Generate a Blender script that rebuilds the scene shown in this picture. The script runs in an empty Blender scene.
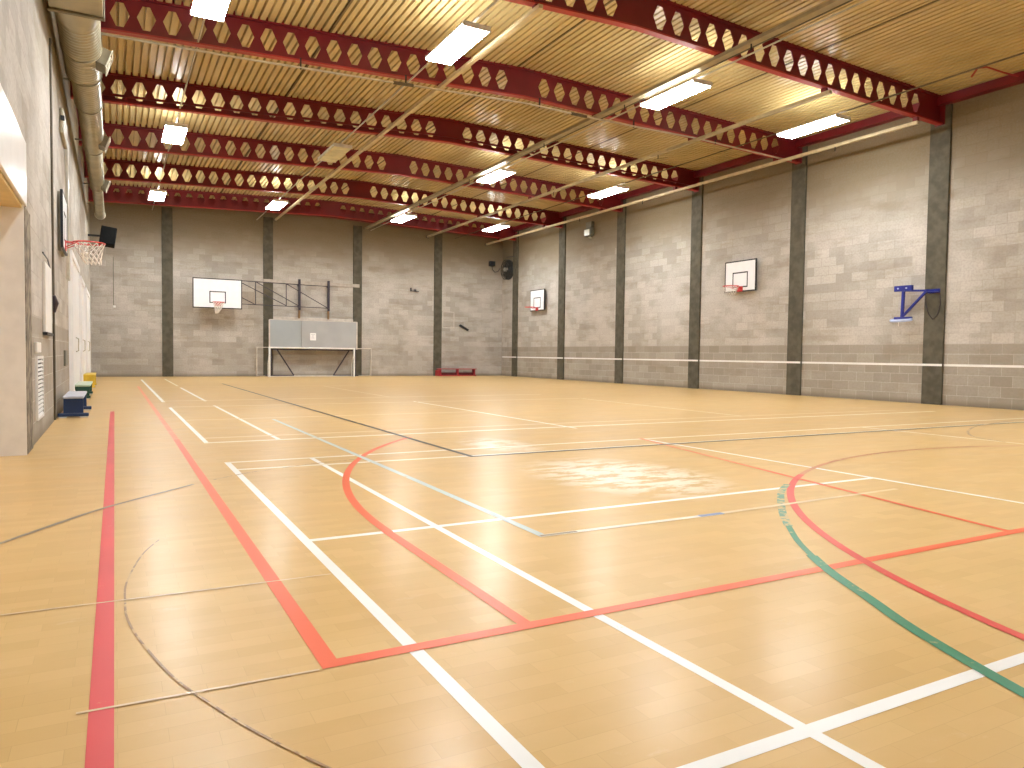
import bpy, math, random
from mathutils import Vector, Matrix
random.seed(7)
scene = bpy.context.scene
COL = scene.collection

# ------------------------------------------------------------------ materials
def new_mat(name):
    m = bpy.data.materials.new(name)
    m.use_nodes = True
    nt = m.node_tree
    bsdf = nt.nodes.get('Principled BSDF')
    return m, nt, bsdf

def N(nt, kind, **kw):
    n = nt.nodes.new(kind)
    for k, v in kw.items():
        if k.startswith('i_'):
            n.inputs[k[2:].replace('_', ' ')].default_value = v
        else:
            setattr(n, k, v)
    return n

def rgba(c):
    return (c[0], c[1], c[2], 1.0)

def math_node(nt, op, a, b=None, clamp=False):
    n = nt.nodes.new('ShaderNodeMath'); n.operation = op; n.use_clamp = clamp
    for i, v in enumerate((a, b)):
        if v is None: continue
        if isinstance(v, (int, float)): n.inputs[i].default_value = v
        else: nt.links.new(v, n.inputs[i])
    return n.outputs[0]

def mix_col(nt, fac, a, b, mode='MIX'):
    n = nt.nodes.new('ShaderNodeMix'); n.data_type = 'RGBA'; n.blend_type = mode
    def put(sock, v):
        if isinstance(v, (int, float)): sock.default_value = v
        elif isinstance(v, tuple): sock.default_value = rgba(v)
        else: nt.links.new(v, sock)
    put(n.inputs[0], fac); put(n.inputs[6], a); put(n.inputs[7], b)
    return n.outputs[2]

def ramp(nt, v, lo, hi):
    n = nt.nodes.new('ShaderNodeMapRange'); n.clamp = True; n.interpolation_type = 'SMOOTHSTEP'
    n.inputs['From Min'].default_value = lo; n.inputs['From Max'].default_value = hi
    nt.links.new(v, n.inputs['Value'])
    return n.outputs[0]

def noise(nt, vec, scale, detail=3.0, rough=0.5):
    n = nt.nodes.new('ShaderNodeTexNoise')
    n.inputs['Scale'].default_value = scale; n.inputs['Detail'].default_value = detail
    n.inputs['Roughness'].default_value = rough
    nt.links.new(vec, n.inputs['Vector'])
    return n.outputs[0]

def simple(name, col, rough=0.5, metal=0.0, var=0.12, scale=6.0, spec=0.5, coat=0.0):
    m, nt, b = new_mat(name)
    geo = N(nt, 'ShaderNodeNewGeometry')
    nz = noise(nt, geo.outputs['Position'], scale, 4.0)
    dark = tuple(c * (1 - var) for c in col); light = tuple(min(1, c * (1 + var)) for c in col)
    c = mix_col(nt, ramp(nt, nz, 0.3, 0.7), dark, light)
    nt.links.new(c, b.inputs['Base Color'])
    b.inputs['Roughness'].default_value = rough
    b.inputs['Metallic'].default_value = metal
    b.inputs['Specular IOR Level'].default_value = spec
    b.inputs['Coat Weight'].default_value = coat
    return m

def block_wall(name, axis, lowband=1.0):
    m, nt, b = new_mat(name)
    geo = N(nt, 'ShaderNodeNewGeometry')
    sep = N(nt, 'ShaderNodeSeparateXYZ'); nt.links.new(geo.outputs['Position'], sep.inputs[0])
    comb = N(nt, 'ShaderNodeCombineXYZ')
    nt.links.new(sep.outputs[axis], comb.inputs[0]); nt.links.new(sep.outputs['Z'], comb.inputs[1])
    def brick(c1, c2, mortar):
        br = N(nt, 'ShaderNodeTexBrick')
        br.offset = 0.5
        br.inputs['Scale'].default_value = 1.0
        br.inputs['Brick Width'].default_value = 0.45
        br.inputs['Row Height'].default_value = 0.225
        br.inputs['Mortar Size'].default_value = 0.006
        br.inputs['Mortar Smooth'].default_value = 0.3
        br.inputs['Color1'].default_value = rgba(c1); br.inputs['Color2'].default_value = rgba(c2)
        br.inputs['Mortar'].default_value = rgba(mortar)
        nt.links.new(comb.outputs[0], br.inputs['Vector'])
        return br
    up = brick((0.375, 0.34, 0.295), (0.52, 0.485, 0.435), (0.385, 0.345, 0.295))
    low = brick((0.30, 0.265, 0.218), (0.385, 0.348, 0.298), (0.50, 0.465, 0.41))
    lowmix = math_node(nt, 'MULTIPLY', math_node(nt, 'SUBTRACT', 1.0, ramp(nt, sep.outputs['Z'], 1.33, 1.37)), lowband)
    c = mix_col(nt, lowmix, up.outputs['Color'], low.outputs['Color'])
    # whitewashed patches and brown staining
    n1 = noise(nt, comb.outputs[0], 0.55, 4.0, 0.6)
    patch = math_node(nt, 'MULTIPLY', ramp(nt, n1, 0.44, 0.62), math_node(nt, 'SUBTRACT', 0.55, math_node(nt, 'MULTIPLY', lowmix, 0.40)))
    c = mix_col(nt, patch, c, (0.60, 0.555, 0.51))
    stretch = N(nt, 'ShaderNodeMapping'); stretch.inputs['Scale'].default_value = (0.5, 1.6, 1.0)
    nt.links.new(comb.outputs[0], stretch.inputs['Vector'])
    n2 = noise(nt, stretch.outputs[0], 1.3, 5.0, 0.65)
    c = mix_col(nt, math_node(nt, 'MULTIPLY', ramp(nt, n2, 0.48, 0.72), 0.5), c, (0.27, 0.215, 0.15))
    # upper wall coloured darker brown for the shade above the lamps
    top_shade = math_node(nt, 'MULTIPLY', ramp(nt, math_node(nt, 'ADD', sep.outputs['Z'], math_node(nt, 'MULTIPLY', n1, 1.4)), 4.5, 6.5), 0.92)
    c = mix_col(nt, top_shade, c, (0.185, 0.138, 0.072))
    # darker courses just above the painted line, darker foot of the wall
    band = math_node(nt, 'MULTIPLY', ramp(nt, sep.outputs['Z'], 1.14, 1.17), lowmix)
    c = mix_col(nt, math_node(nt, 'MULTIPLY', band, 0.35), c, (0.27, 0.23, 0.18))
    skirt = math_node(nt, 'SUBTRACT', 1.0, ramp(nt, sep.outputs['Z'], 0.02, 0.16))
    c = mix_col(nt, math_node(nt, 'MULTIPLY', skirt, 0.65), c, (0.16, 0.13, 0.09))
    n3 = noise(nt, comb.outputs[0], 22.0, 3.0)
    c = mix_col(nt, math_node(nt, 'MULTIPLY', ramp(nt, n3, 0.35, 0.75), 0.30), c, (0.25, 0.22, 0.18))
    nt.links.new(c, b.inputs['Base Color'])
    b.inputs['Roughness'].default_value = 0.75
    b.inputs['Specular IOR Level'].default_value = 0.3
    bump = N(nt, 'ShaderNodeBump'); bump.inputs['Strength'].default_value = 0.5; bump.inputs['Distance'].default_value = 0.008
    nt.links.new(math_node(nt, 'ADD', math_node(nt, 'MULTIPLY', up.outputs['Fac'], -1.0), math_node(nt, 'MULTIPLY', n3, 0.5)), bump.inputs['Height'])
    nt.links.new(bump.outputs[0], b.inputs['Normal'])
    return m

def floor_material():
    m, nt, b = new_mat('floor_wood')
    geo = N(nt, 'ShaderNodeNewGeometry')
    sep = N(nt, 'ShaderNodeSeparateXYZ'); nt.links.new(geo.outputs['Position'], sep.inputs[0])
    pos = geo.outputs['Position']
    br = N(nt, 'ShaderNodeTexBrick'); br.offset = 0.5
    br.inputs['Scale'].default_value = 1.0
    br.inputs['Brick Width'].default_value = 0.235; br.inputs['Row Height'].default_value = 0.078
    br.inputs['Mortar Size'].default_value = 0.0012; br.inputs['Mortar Smooth'].default_value = 0.6
    br.inputs['Color1'].default_value = rgba((0.60, 0.385, 0.148)); br.inputs['Color2'].default_value = rgba((0.655, 0.435, 0.178))
    br.inputs['Mortar'].default_value = rgba((0.55, 0.35, 0.135))
    nt.links.new(pos, br.inputs['Vector'])
    st = N(nt, 'ShaderNodeMapping'); st.inputs['Scale'].default_value = (1.0, 2.2, 1.0)
    nt.links.new(pos, st.inputs['Vector'])
    n1 = noise(nt, st.outputs[0], 1.1, 5.0, 0.6)
    c = mix_col(nt, math_node(nt, 'MULTIPLY', ramp(nt, n1, 0.4, 0.7), 0.35), br.outputs['Color'], (0.74, 0.50, 0.235))
    n2 = noise(nt, st.outputs[0], 0.45, 4.0, 0.6)
    c = mix_col(nt, math_node(nt, 'MULTIPLY', ramp(nt, n2, 0.45, 0.75), 0.3), c, (0.56, 0.345, 0.12))
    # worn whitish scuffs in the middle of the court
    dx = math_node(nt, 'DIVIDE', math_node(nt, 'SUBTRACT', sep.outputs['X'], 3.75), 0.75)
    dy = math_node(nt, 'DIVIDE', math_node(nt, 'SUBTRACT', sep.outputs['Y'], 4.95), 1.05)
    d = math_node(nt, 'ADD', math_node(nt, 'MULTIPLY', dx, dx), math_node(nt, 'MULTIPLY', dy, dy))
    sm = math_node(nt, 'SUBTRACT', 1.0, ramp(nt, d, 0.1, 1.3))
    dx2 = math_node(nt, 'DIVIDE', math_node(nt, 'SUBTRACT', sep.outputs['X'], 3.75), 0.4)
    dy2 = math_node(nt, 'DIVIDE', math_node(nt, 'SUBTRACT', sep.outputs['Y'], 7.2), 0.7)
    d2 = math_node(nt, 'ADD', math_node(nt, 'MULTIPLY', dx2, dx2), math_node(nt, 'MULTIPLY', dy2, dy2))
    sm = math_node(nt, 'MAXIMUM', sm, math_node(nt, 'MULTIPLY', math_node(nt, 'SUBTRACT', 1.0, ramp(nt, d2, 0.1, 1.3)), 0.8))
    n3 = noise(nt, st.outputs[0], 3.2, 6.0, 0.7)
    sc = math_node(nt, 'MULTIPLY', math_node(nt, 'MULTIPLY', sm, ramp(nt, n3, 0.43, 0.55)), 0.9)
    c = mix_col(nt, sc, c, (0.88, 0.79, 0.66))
    # light general scuffing further out
    n4 = noise(nt, st.outputs[0], 2.3, 6.0, 0.75)
    c = mix_col(nt, math_node(nt, 'MULTIPLY', ramp(nt, n4, 0.60, 0.72), 0.22), c, (0.80, 0.64, 0.42))
    nt.links.new(c, b.inputs['Base Color'])
    r = math_node(nt, 'ADD', 0.23, math_node(nt, 'MULTIPLY', n1, 0.20))
    nt.links.new(r, b.inputs['Roughness'])
    b.inputs['Coat Weight'].default_value = 0.10; b.inputs['Coat Roughness'].default_value = 0.19
    b.inputs['Specular IOR Level'].default_value = 0.20
    bump = N(nt, 'ShaderNodeBump'); bump.inputs['Strength'].default_value = 0.10; bump.inputs['Distance'].default_value = 0.004
    nt.links.new(n4, bump.inputs['Height']); nt.links.new(bump.outputs[0], b.inputs['Normal'])
    return m

def paint(name, col, wear=0.15, rough=0.35, scale=9.0, lo=0.62, hi=0.72):
    """floor paint, worn through to the floor by noise"""
    m, nt, b = new_mat(name)
    geo = N(nt, 'ShaderNodeNewGeometry')
    nz = noise(nt, geo.outputs['Position'], scale, 5.0, 0.65)
    nb = noise(nt, geo.outputs['Position'], 1.1, 3.0, 0.5)
    c = mix_col(nt, ramp(nt, nb, 0.3, 0.7), tuple(x * 0.92 for x in col), tuple(min(1, x * 1.05) for x in col))
    b.inputs['Roughness'].default_value = rough
    b.inputs['Specular IOR Level'].default_value = 0.4
    wr = math_node(nt, 'MAXIMUM', math_node(nt, 'MULTIPLY', ramp(nt, nz, lo, hi), 0.85), wear)
    c = mix_col(nt, wr, c, (0.62, 0.405, 0.16))
    nt.links.new(c, b.inputs['Base Color'])
    return m

def emit(name, col, strength):
    m, nt, b = new_mat(name)
    b.inputs['Base Color'].default_value = rgba((0.85, 0.85, 0.82))
    b.inputs['Emission Color'].default_value = rgba(col)
    b.inputs['Emission Strength'].default_value = strength
    return m

M = {
 'wall_y': block_wall('concrete_block_side', 'Y'),
 'wall_x': block_wall('concrete_block_end', 'X', 0.3),
 'floor': floor_material(),
 'deck': simple('cream_metal_deck', (0.54, 0.415, 0.19), 0.34, 0, 0.10, 0.9, 0.5),
 'deck_seam': simple('deck_seam_dark', (0.12, 0.08, 0.03), 0.6),
 'beam': simple('dark_red_steel', (0.155, 0.006, 0.011), 0.45, 0, 0.15, 1.5),
 'flange': simple('lit_red_steel', (0.36, 0.026, 0.022), 0.45, 0, 0.12, 1.5),  # beam red brightened as if lit from below; bent pipe shares it
 'column': simple('dark_concrete', (0.095, 0.085, 0.061), 0.8, 0, 0.2, 5.0, 0.3),
 'column_rough': simple('rough_concrete', (0.20, 0.17, 0.13), 0.85, 0, 0.5, 9.0, 0.3),
 'galv': simple('galvanised_duct', (0.38, 0.345, 0.24), 0.35, 0.55, 0.15, 2.0),
 'galv_dark': simple('duct_flange_dark', (0.20, 0.17, 0.11), 0.5, 0.5),
 'grille': simple('duct_grille', (0.62, 0.58, 0.46), 0.5, 0.2),
 'white': simple('white_paint', (0.80, 0.79, 0.77), 0.4, 0, 0.04),
 'board': simple('white_backboard', (0.86, 0.86, 0.87), 0.35, 0, 0.02),
 'cream': simple('cream_paint', (0.80, 0.775, 0.74), 0.5, 0, 0.05),
 'soffit': simple('tan_soffit', (0.66, 0.49, 0.22), 0.6, 0, 0.06),
 'gloss_white': simple('gloss_white_panel', (0.82, 0.80, 0.78), 0.30, 0, 0.03),
 'door_white': simple('white_door_paint', (0.92, 0.92, 0.94), 0.35, 0, 0.02),
 'black': simple('black_paint', (0.012, 0.012, 0.015), 0.45, 0, 0.2),
 'speaker': simple('black_speaker', (0.006, 0.006, 0.006), 0.9, 0, 0.2, 6.0, 0.1),
 'dark_steel': simple('dark_steel_tube', (0.045, 0.035, 0.05), 0.45, 0.2),
 'timber': simple('brown_timber', (0.27, 0.15, 0.06), 0.6),
 'rim': simple('red_rim', (0.62, 0.05, 0.05), 0.4),
 'net': simple('white_net_cord', (0.80, 0.74, 0.68), 0.8),
 'grey_panel': simple('grey_board', (0.33, 0.355, 0.365), 0.55, 0, 0.04, 1.2),
 'grey_panel2': simple('grey_board_lighter', (0.375, 0.375, 0.37), 0.55, 0, 0.06, 1.5),
 'pale_wood': simple('pale_batten', (0.58, 0.52, 0.45), 0.6),
 'dull_batten': simple('dull_batten_paint', (0.44, 0.39, 0.33), 0.7),
 'paper': simple('white_paper', (0.86, 0.85, 0.83), 0.7, 0, 0.02),
 'paper_ink': simple('grey_print', (0.45, 0.45, 0.47), 0.7),
 'bench_red': simple('red_bench', (0.40, 0.02, 0.03), 0.4),
 'bench_red_dark': simple('dark_red_bench', (0.10, 0.01, 0.012), 0.5),
 'bench_blue': simple('blue_bench', (0.010, 0.035, 0.115), 0.35),
 'bench_green': simple('green_bench', (0.004, 0.05, 0.035), 0.4),
 'bench_yellow': simple('yellow_bench', (0.62, 0.42, 0.03), 0.4),
 'seat_glare': simple('bench_top_glare', (0.55, 0.58, 0.68), 0.3),  # bluish white glare on the blue bench top, put into its colour
 'seat_green_glare': simple('green_bench_top_glare', (0.42, 0.55, 0.42), 0.3),  # reflected light on the green bench top, put into its colour
 'seat_wood': simple('wood_bench_top', (0.60, 0.44, 0.2), 0.35),
 'rubber': simple('grey_rubber', (0.62, 0.60, 0.58), 0.7),
 'blue': simple('blue_steel', (0.012, 0.02, 0.23), 0.35),
 'blue_pale': simple('pale_blue_ring', (0.45, 0.52, 0.78), 0.4),
 'rail': simple('beige_rail', (0.44, 0.36, 0.21), 0.4, 0.2),
 'rail_light': simple('light_beige_rail', (0.56, 0.46, 0.28), 0.35, 0.1),
 'tray': simple('grey_cable_tray', (0.33, 0.27, 0.16), 0.45, 0.3),
 'conduit': simple('grey_conduit', (0.50, 0.46, 0.38), 0.4, 0.3),
 'conduit_dark': simple('dark_conduit', (0.10, 0.08, 0.05), 0.5),
 'housing': simple('lamp_housing', (0.74, 0.73, 0.68), 0.4),
 'lamp_off': simple('unlit_diffuser', (0.62, 0.58, 0.36), 0.35),
 'lamp_on': emit('lit_diffuser', (0.925, 0.975, 1.0), 85.0),
 'lamp_slot': emit('lit_upper_slot', (0.97, 0.985, 1.0), 60.0),
 'olive_pale': simple('dull_cream_metal', (0.36, 0.31, 0.21), 0.5),
 'olive': simple('olive_metal', (0.16, 0.155, 0.12), 0.5),
 'glass_pale': simple('pale_lens', (0.55, 0.55, 0.44), 0.25),
 'fan': simple('fan_black', (0.03, 0.032, 0.03), 0.4),
 'hub': simple('fan_hub', (0.35, 0.35, 0.33), 0.4),
 'p_white': paint('white_line_paint', (0.88, 0.87, 0.84), 0.02, lo=0.66, hi=0.76),
 'p_white_thin': paint('white_line_paint_thin', (0.84, 0.80, 0.70), 0.15, lo=0.60, hi=0.74),
 'p_faint': paint('faint_line_paint', (0.82, 0.70, 0.52), 0.45, lo=0.5, hi=0.7),
 'p_red': paint('red_line_paint', (0.68, 0.055, 0.065), 0.03, lo=0.64, hi=0.76),
 'p_orange': paint('orange_red_line_paint', (0.84, 0.125, 0.045), 0.05, lo=0.66, hi=0.76),
 'p_orange_far': paint('worn_orange_line_paint', (0.80, 0.17, 0.07), 0.2, lo=0.52, hi=0.66),
 'p_crimson': paint('crimson_circle_paint', (0.66, 0.045, 0.04), 0.05, lo=0.64, hi=0.76),
 'p_crimson_far': paint('worn_crimson_paint', (0.48, 0.10, 0.05), 0.35, lo=0.5, hi=0.66),
 'p_green': paint('green_line_paint', (0.02, 0.22, 0.12), 0.03, lo=0.60, hi=0.68),
 'p_green_worn': paint('worn_green_paint', (0.05, 0.27, 0.19), 0.1, scale=14, lo=0.47, hi=0.52),
 'p_black': paint('black_line_paint', (0.02, 0.016, 0.014), 0.02, lo=0.6, hi=0.72),
 'p_grey': paint('grey_line_paint', (0.24, 0.215, 0.19), 0.2, lo=0.55, hi=0.7),
 'p_brown': paint('brown_hairline_paint', (0.20, 0.10, 0.06), 0.3, scale=12, lo=0.48, hi=0.56),
 'p_blue': paint('pale_blue_line_paint', (0.50, 0.66, 0.72), 0.2, lo=0.58, hi=0.68),
 'p_blue_strong': paint('blue_tape', (0.16, 0.27, 0.50), 0.1, lo=0.55, hi=0.65),
}

# ------------------------------------------------------------------ mesh builder
class MB:
    def __init__(self): self.v = []; self.f = []
    def add(self, vs, fs):
        o = len(self.v); self.v += [tuple(x) for x in vs]; self.f += [tuple(i + o for i in f) for f in fs]
        return self
    def box(self, x0, x1, y0, y1, z0, z1):
        if x0 > x1: x0, x1 = x1, x0
        if y0 > y1: y0, y1 = y1, y0
        if z0 > z1: z0, z1 = z1, z0
        vs = [(x0,y0,z0),(x1,y0,z0),(x1,y1,z0),(x0,y1,z0),(x0,y0,z1),(x1,y0,z1),(x1,y1,z1),(x0,y1,z1)]
        return self.add(vs, [(0,3,2,1),(4,5,6,7),(0,1,5,4),(1,2,6,5),(2,3,7,6),(3,0,4,7)])
    def bbox(self, x0, x1, y0, y1, z0, z1, b=0.01):
        """box with bevelled vertical/horizontal edges (chamfered on all edges)"""
        if x0 > x1: x0, x1 = x1, x0
        if y0 > y1: y0, y1 = y1, y0
        if z0 > z1: z0, z1 = z1, z0
        import bmesh
        bm = bmesh.new(); bmesh.ops.create_cube(bm, size=1.0)
        for v in bm.verts:
            v.co = Vector(((x0+x1)/2 + v.co.x*(x1-x0), (y0+y1)/2 + v.co.y*(y1-y0), (z0+z1)/2 + v.co.z*(z1-z0)))
        b = min(b, 0.45*min(x1-x0, y1-y0, z1-z0))
        bmesh.ops.bevel(bm, geom=list(bm.edges), offset=b, segments=2, affect='EDGES', profile=0.5)
        bm.verts.index_update()
        self.add([v.co[:] for v in bm.verts], [[v.index for v in f.verts] for f in bm.faces])
        bm.free(); return self
    def bar(self, p, q, w, h, up=(0,0,1)):
        """rectangular bar from p to q, w across, h along up"""
        p = Vector(p); q = Vector(q); d = (q-p).normalized(); up = Vector(up)
        if abs(d.dot(up)) > 0.98: up = Vector((1,0,0))
        s = d.cross(up).normalized(); u = s.cross(d).normalized()
        vs = []
        for c in (p, q):
            for a, b in ((-1,-1),(1,-1),(1,1),(-1,1)): vs.append(c + s*(a*w/2) + u*(b*h/2))
        return self.add(vs, [(0,1,2,3),(7,6,5,4),(0,4,5,1),(1,5,6,2),(2,6,7,3),(3,7,4,0)])
    def tube(self, pts, r, n=8, closed=False, caps=True):
        pts = [Vector(p) for p in pts]; L = len(pts); rings = []
        rr = r if isinstance(r, (list, tuple)) else [r]*L
        prev = None
        for i in range(L):
            if closed: d = pts[(i+1) % L] - pts[i-1]
            elif i == 0: d = pts[1]-pts[0]
            elif i == L-1: d = pts[-1]-pts[-2]
            else: d = (pts[i+1]-pts[i]).normalized() + (pts[i]-pts[i-1]).normalized()
            if d.length < 1e-9: d = Vector((0,0,1))
            d.normalize()
            a = prev if prev is not None else (Vector((0,0,1)) if abs(d.z) < 0.9 else Vector((1,0,0)))
            s = d.cross(a)
            if s.length < 1e-6: s = d.cross(Vector((0,1,0)))
            s.normalize(); u = s.cross(d).normalized(); prev = u
            rings.append([pts[i] + s*(math.cos(2*math.pi*k/n)*rr[i]) + u*(math.sin(2*math.pi*k/n)*rr[i]) for k in range(n)])
        vs = [v for r_ in rings for v in r_]; fs = []
        for i in range(L if closed else L-1):
            j = (i+1) % L
            for k in range(n):
                fs.append((i*n+k, i*n+(k+1) % n, j*n+(k+1) % n, j*n+k))
        if caps and not closed:
            fs.append(tuple(range(n))[::-1]); fs.append(tuple((L-1)*n+k for k in range(n)))
        return self.add(vs, fs)
    def lathe(self, prof, centre, axis='z', n=24):
        """prof: list of (radius, along)"""
        c = Vector(centre); vs = []; fs = []; L = len(prof)
        for r, t in prof:
            for k in range(n):
                a = 2*math.pi*k/n
                if axis == 'z': p = (r*math.cos(a), r*math.sin(a), t)
                elif axis == 'y': p = (r*math.cos(a), t, r*math.sin(a))
                else: p = (t, r*math.cos(a), r*math.sin(a))
                vs.append(c + Vector(p))
        for i in range(L-1):
            for k in range(n):
                fs.append((i*n+k, i*n+(k+1) % n, (i+1)*n+(k+1) % n, (i+1)*n+k))
        fs.append(tuple(range(n))[::-1]); fs.append(tuple((L-1)*n+k for k in range(n)))
        return self.add(vs, fs)
    def prism(self, poly, a, b, axis='y'):
        """polygon extruded along an axis; poly in the other two axes"""
        n = len(poly); vs = []
        for t in (a, b):
            for p, q in poly:
                vs.append((p,t,q) if axis == 'y' else ((t,p,q) if axis == 'x' else (p,q,t)))
        fs = [tuple(range(n)), tuple(range(2*n-1, n-1, -1))]
        for k in range(n): fs.append((k, (k+1) % n, n+(k+1) % n, n+k))
        return self.add(vs, fs)
    def build(self, name, mat, parent=None, smooth=False, fix=True):
        off = Vector((0,0,0))
        if parent is not None:
            q = parent
            while q is not None: off += q.location; q = q.parent
            loc = Vector((0,0,0))
            vs = [tuple(Vector(v)-off) for v in self.v]
        else:
            lo = [min(v[i] for v in self.v) for i in range(3)]; hi = [max(v[i] for v in self.v) for i in range(3)]
            loc = Vector(((lo[0]+hi[0])/2, (lo[1]+hi[1])/2, lo[2]))
            vs = [tuple(Vector(v)-loc) for v in self.v]
        me = bpy.data.meshes.new(name)
        me.from_pydata(vs, [], self.f); me.update()
        if fix:
            import bmesh
            bm = bmesh.new(); bm.from_mesh(me); bmesh.ops.recalc_face_normals(bm, faces=bm.faces); bm.to_mesh(me); bm.free()
        if smooth:
            for p in me.polygons: p.use_smooth = True
            me.set_sharp_from_angle(angle=math.radians(40))
        me.materials.append(mat)
        o = bpy.data.objects.new(name, me); COL.objects.link(o)
        o.location = loc
        if parent is not None: o.parent = parent
        return o

def tag(o, label=None, cat=None, group=None, kind=None):
    if label: o['label'] = label
    if cat: o['category'] = cat
    if group: o['group'] = group
    if kind: o['kind'] = kind
    return o
def thing(name, loc, label, cat, group=None):
    o = bpy.data.objects.new(name, None); COL.objects.link(o)
    o.location = loc; o.empty_display_size = 0.2
    return tag(o, label, cat, group)
def struct(o, label, cat): return tag(o, label, cat, kind='structure')
def dup(root, loc, label):
    def cp(o, parent):
        c = o.copy(); COL.objects.link(c)
        if parent is not None: c.parent = parent
        for ch in list(o.children): cp(ch, c)
        return c
    r = cp(root, None); r.location = loc; r['label'] = label
    return r

# ------------------------------------------------------------------ dimensions (metres)
XL, XR, YN, YF = -0.74, 16.17, -2.6, 30.9
MID = 7.67
def zbot(x): return 6.45 - (0.0300 if x > MID else 0.0375)*abs(x-MID)        # underside of the roof beams
BD = 0.60
def ztop(x): return zbot(x) + BD                     # underside of the roof deck
BEAM_Y = [10.0, 13.82, 17.73, 21.65, 25.62, 29.58]

# ------------------------------------------------------------------ room shell
floor = struct(MB().box(XL-1.2, XR+0.3, YN-0.3, YF+0.3, -0.2, 0).build('floor', M['floor']), 'golden wood sports hall floor with coloured court lines', 'floor')

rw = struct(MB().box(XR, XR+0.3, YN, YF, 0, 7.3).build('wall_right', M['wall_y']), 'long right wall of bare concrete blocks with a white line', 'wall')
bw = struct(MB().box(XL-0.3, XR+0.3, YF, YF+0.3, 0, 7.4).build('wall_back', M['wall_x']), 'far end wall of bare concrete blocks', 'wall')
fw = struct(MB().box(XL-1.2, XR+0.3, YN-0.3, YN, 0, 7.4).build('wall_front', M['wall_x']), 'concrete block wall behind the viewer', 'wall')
OY0, OY1, OZ = 3.6, 8.22, 2.33                       # alcove opening in the left wall
lw = MB()
lw.box(XL-0.3, XL, OY1, YF, 0, 7.3); lw.box(XL-0.3, XL, YN, OY0, 0, 7.3); lw.box(XL-0.3, XL, OY0, OY1, OZ, 7.3)
lw = struct(lw.build('wall_left', M['wall_y']), 'left wall of bare concrete blocks beside the air duct', 'wall')
# alcove lining
jm = MB(); jm.box(XL-0.95, XL+0.012, OY1-0.03, OY1, 0, OZ); jm.build('cream_jamb', M['cream'], lw)['label'] = 'cream painted side of the alcove'
jm = MB(); jm.box(XL-0.95, XL-0.9, OY0, OY1-0.03, 0, OZ); jm.build('alcove_back', M['cream'], lw)['label'] = 'cream painted back of the alcove'
jm = MB(); jm.box(XL-0.95, XL-0.002, OY0, OY1-0.03, OZ-0.03, OZ); jm.build('alcove_soffit', M['soffit'], lw)['label'] = 'tan underside of the alcove lintel'
jm = MB(); jm.box(XL-0.95, XL, OY0, OY0+0.03, 0, OZ-0.03); jm.build('cream_jamb', M['cream'], lw)['label'] = 'cream painted near side of the alcove'
ls = MB().bbox(XL, XL+0.03, OY0-0.1, OY1+0.1, OZ, OZ+0.60, 0.008).build('lintel_panel', M['gloss_white'], lw); ls['label'] = 'glossy white panel above the alcove'

# corrugated roof deck (ribs run along the hall)
dk = MB(); prof = []
x = XL-0.1; P = 0.137
while x < XR+0.2:
    for dx, dz in ((0,0),(0.092,0),(0.099,0.07),(0.130,0.07)):
        prof.append((x+dx, ztop(x+dx)+dz))
    x += P
vs = [(a, YN-0.2, b) for a, b in prof] + [(a, YF+0.2, b) for a, b in prof]; n = len(prof)
dk.add(vs, [(i, i+1, n+i+1, n+i) for i in range(n-1)])
top = [(XL-0.3, YN-0.3, 7.5), (XR+0.3, YN-0.3, 7.5), (XR+0.3, YF+0.3, 7.5), (XL-0.3, YF+0.3, 7.5)]
dk.add(top, [(0,1,2,3)])
ceil = struct(dk.build('ceiling', M['deck'], fix=False), 'cream corrugated metal roof deck', 'ceiling')
for sx in (3.55, 7.5, 11.97):
    MB().box(sx-0.018, sx+0.018, YN, YF, ztop(sx)-0.012, ztop(sx)+0.03).build('deck_joint', M['deck_seam'], ceil)['label'] = 'dark joint between roof deck sheets'

# red eaves beams and end beam
e = MB().box(XR-0.20, XR-0.001, YN, YF, 6.60, 6.78).build('eaves_beam', M['beam']); tag(e, 'dark red steel eaves beam running along the top of the right wall', 'beam')
e = MB().box(XL+0.001, XL+0.2, YN, YF, 6.60, 6.78).build('eaves_beam', M['beam']); tag(e, 'dark red steel eaves beam along the left wall behind the duct', 'beam')
eb = MB(); 
eb.prism([(XL, 6.40), (MID, 6.63), (XR, 6.40), (XR, 6.78), (MID, 7.04), (XL, 6.78)], YF-0.12, YF-0.001, 'y')
tag(eb.build('end_beam', M['beam']), 'plain dark red steel beam fixed along the top of the far wall', 'beam')

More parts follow.
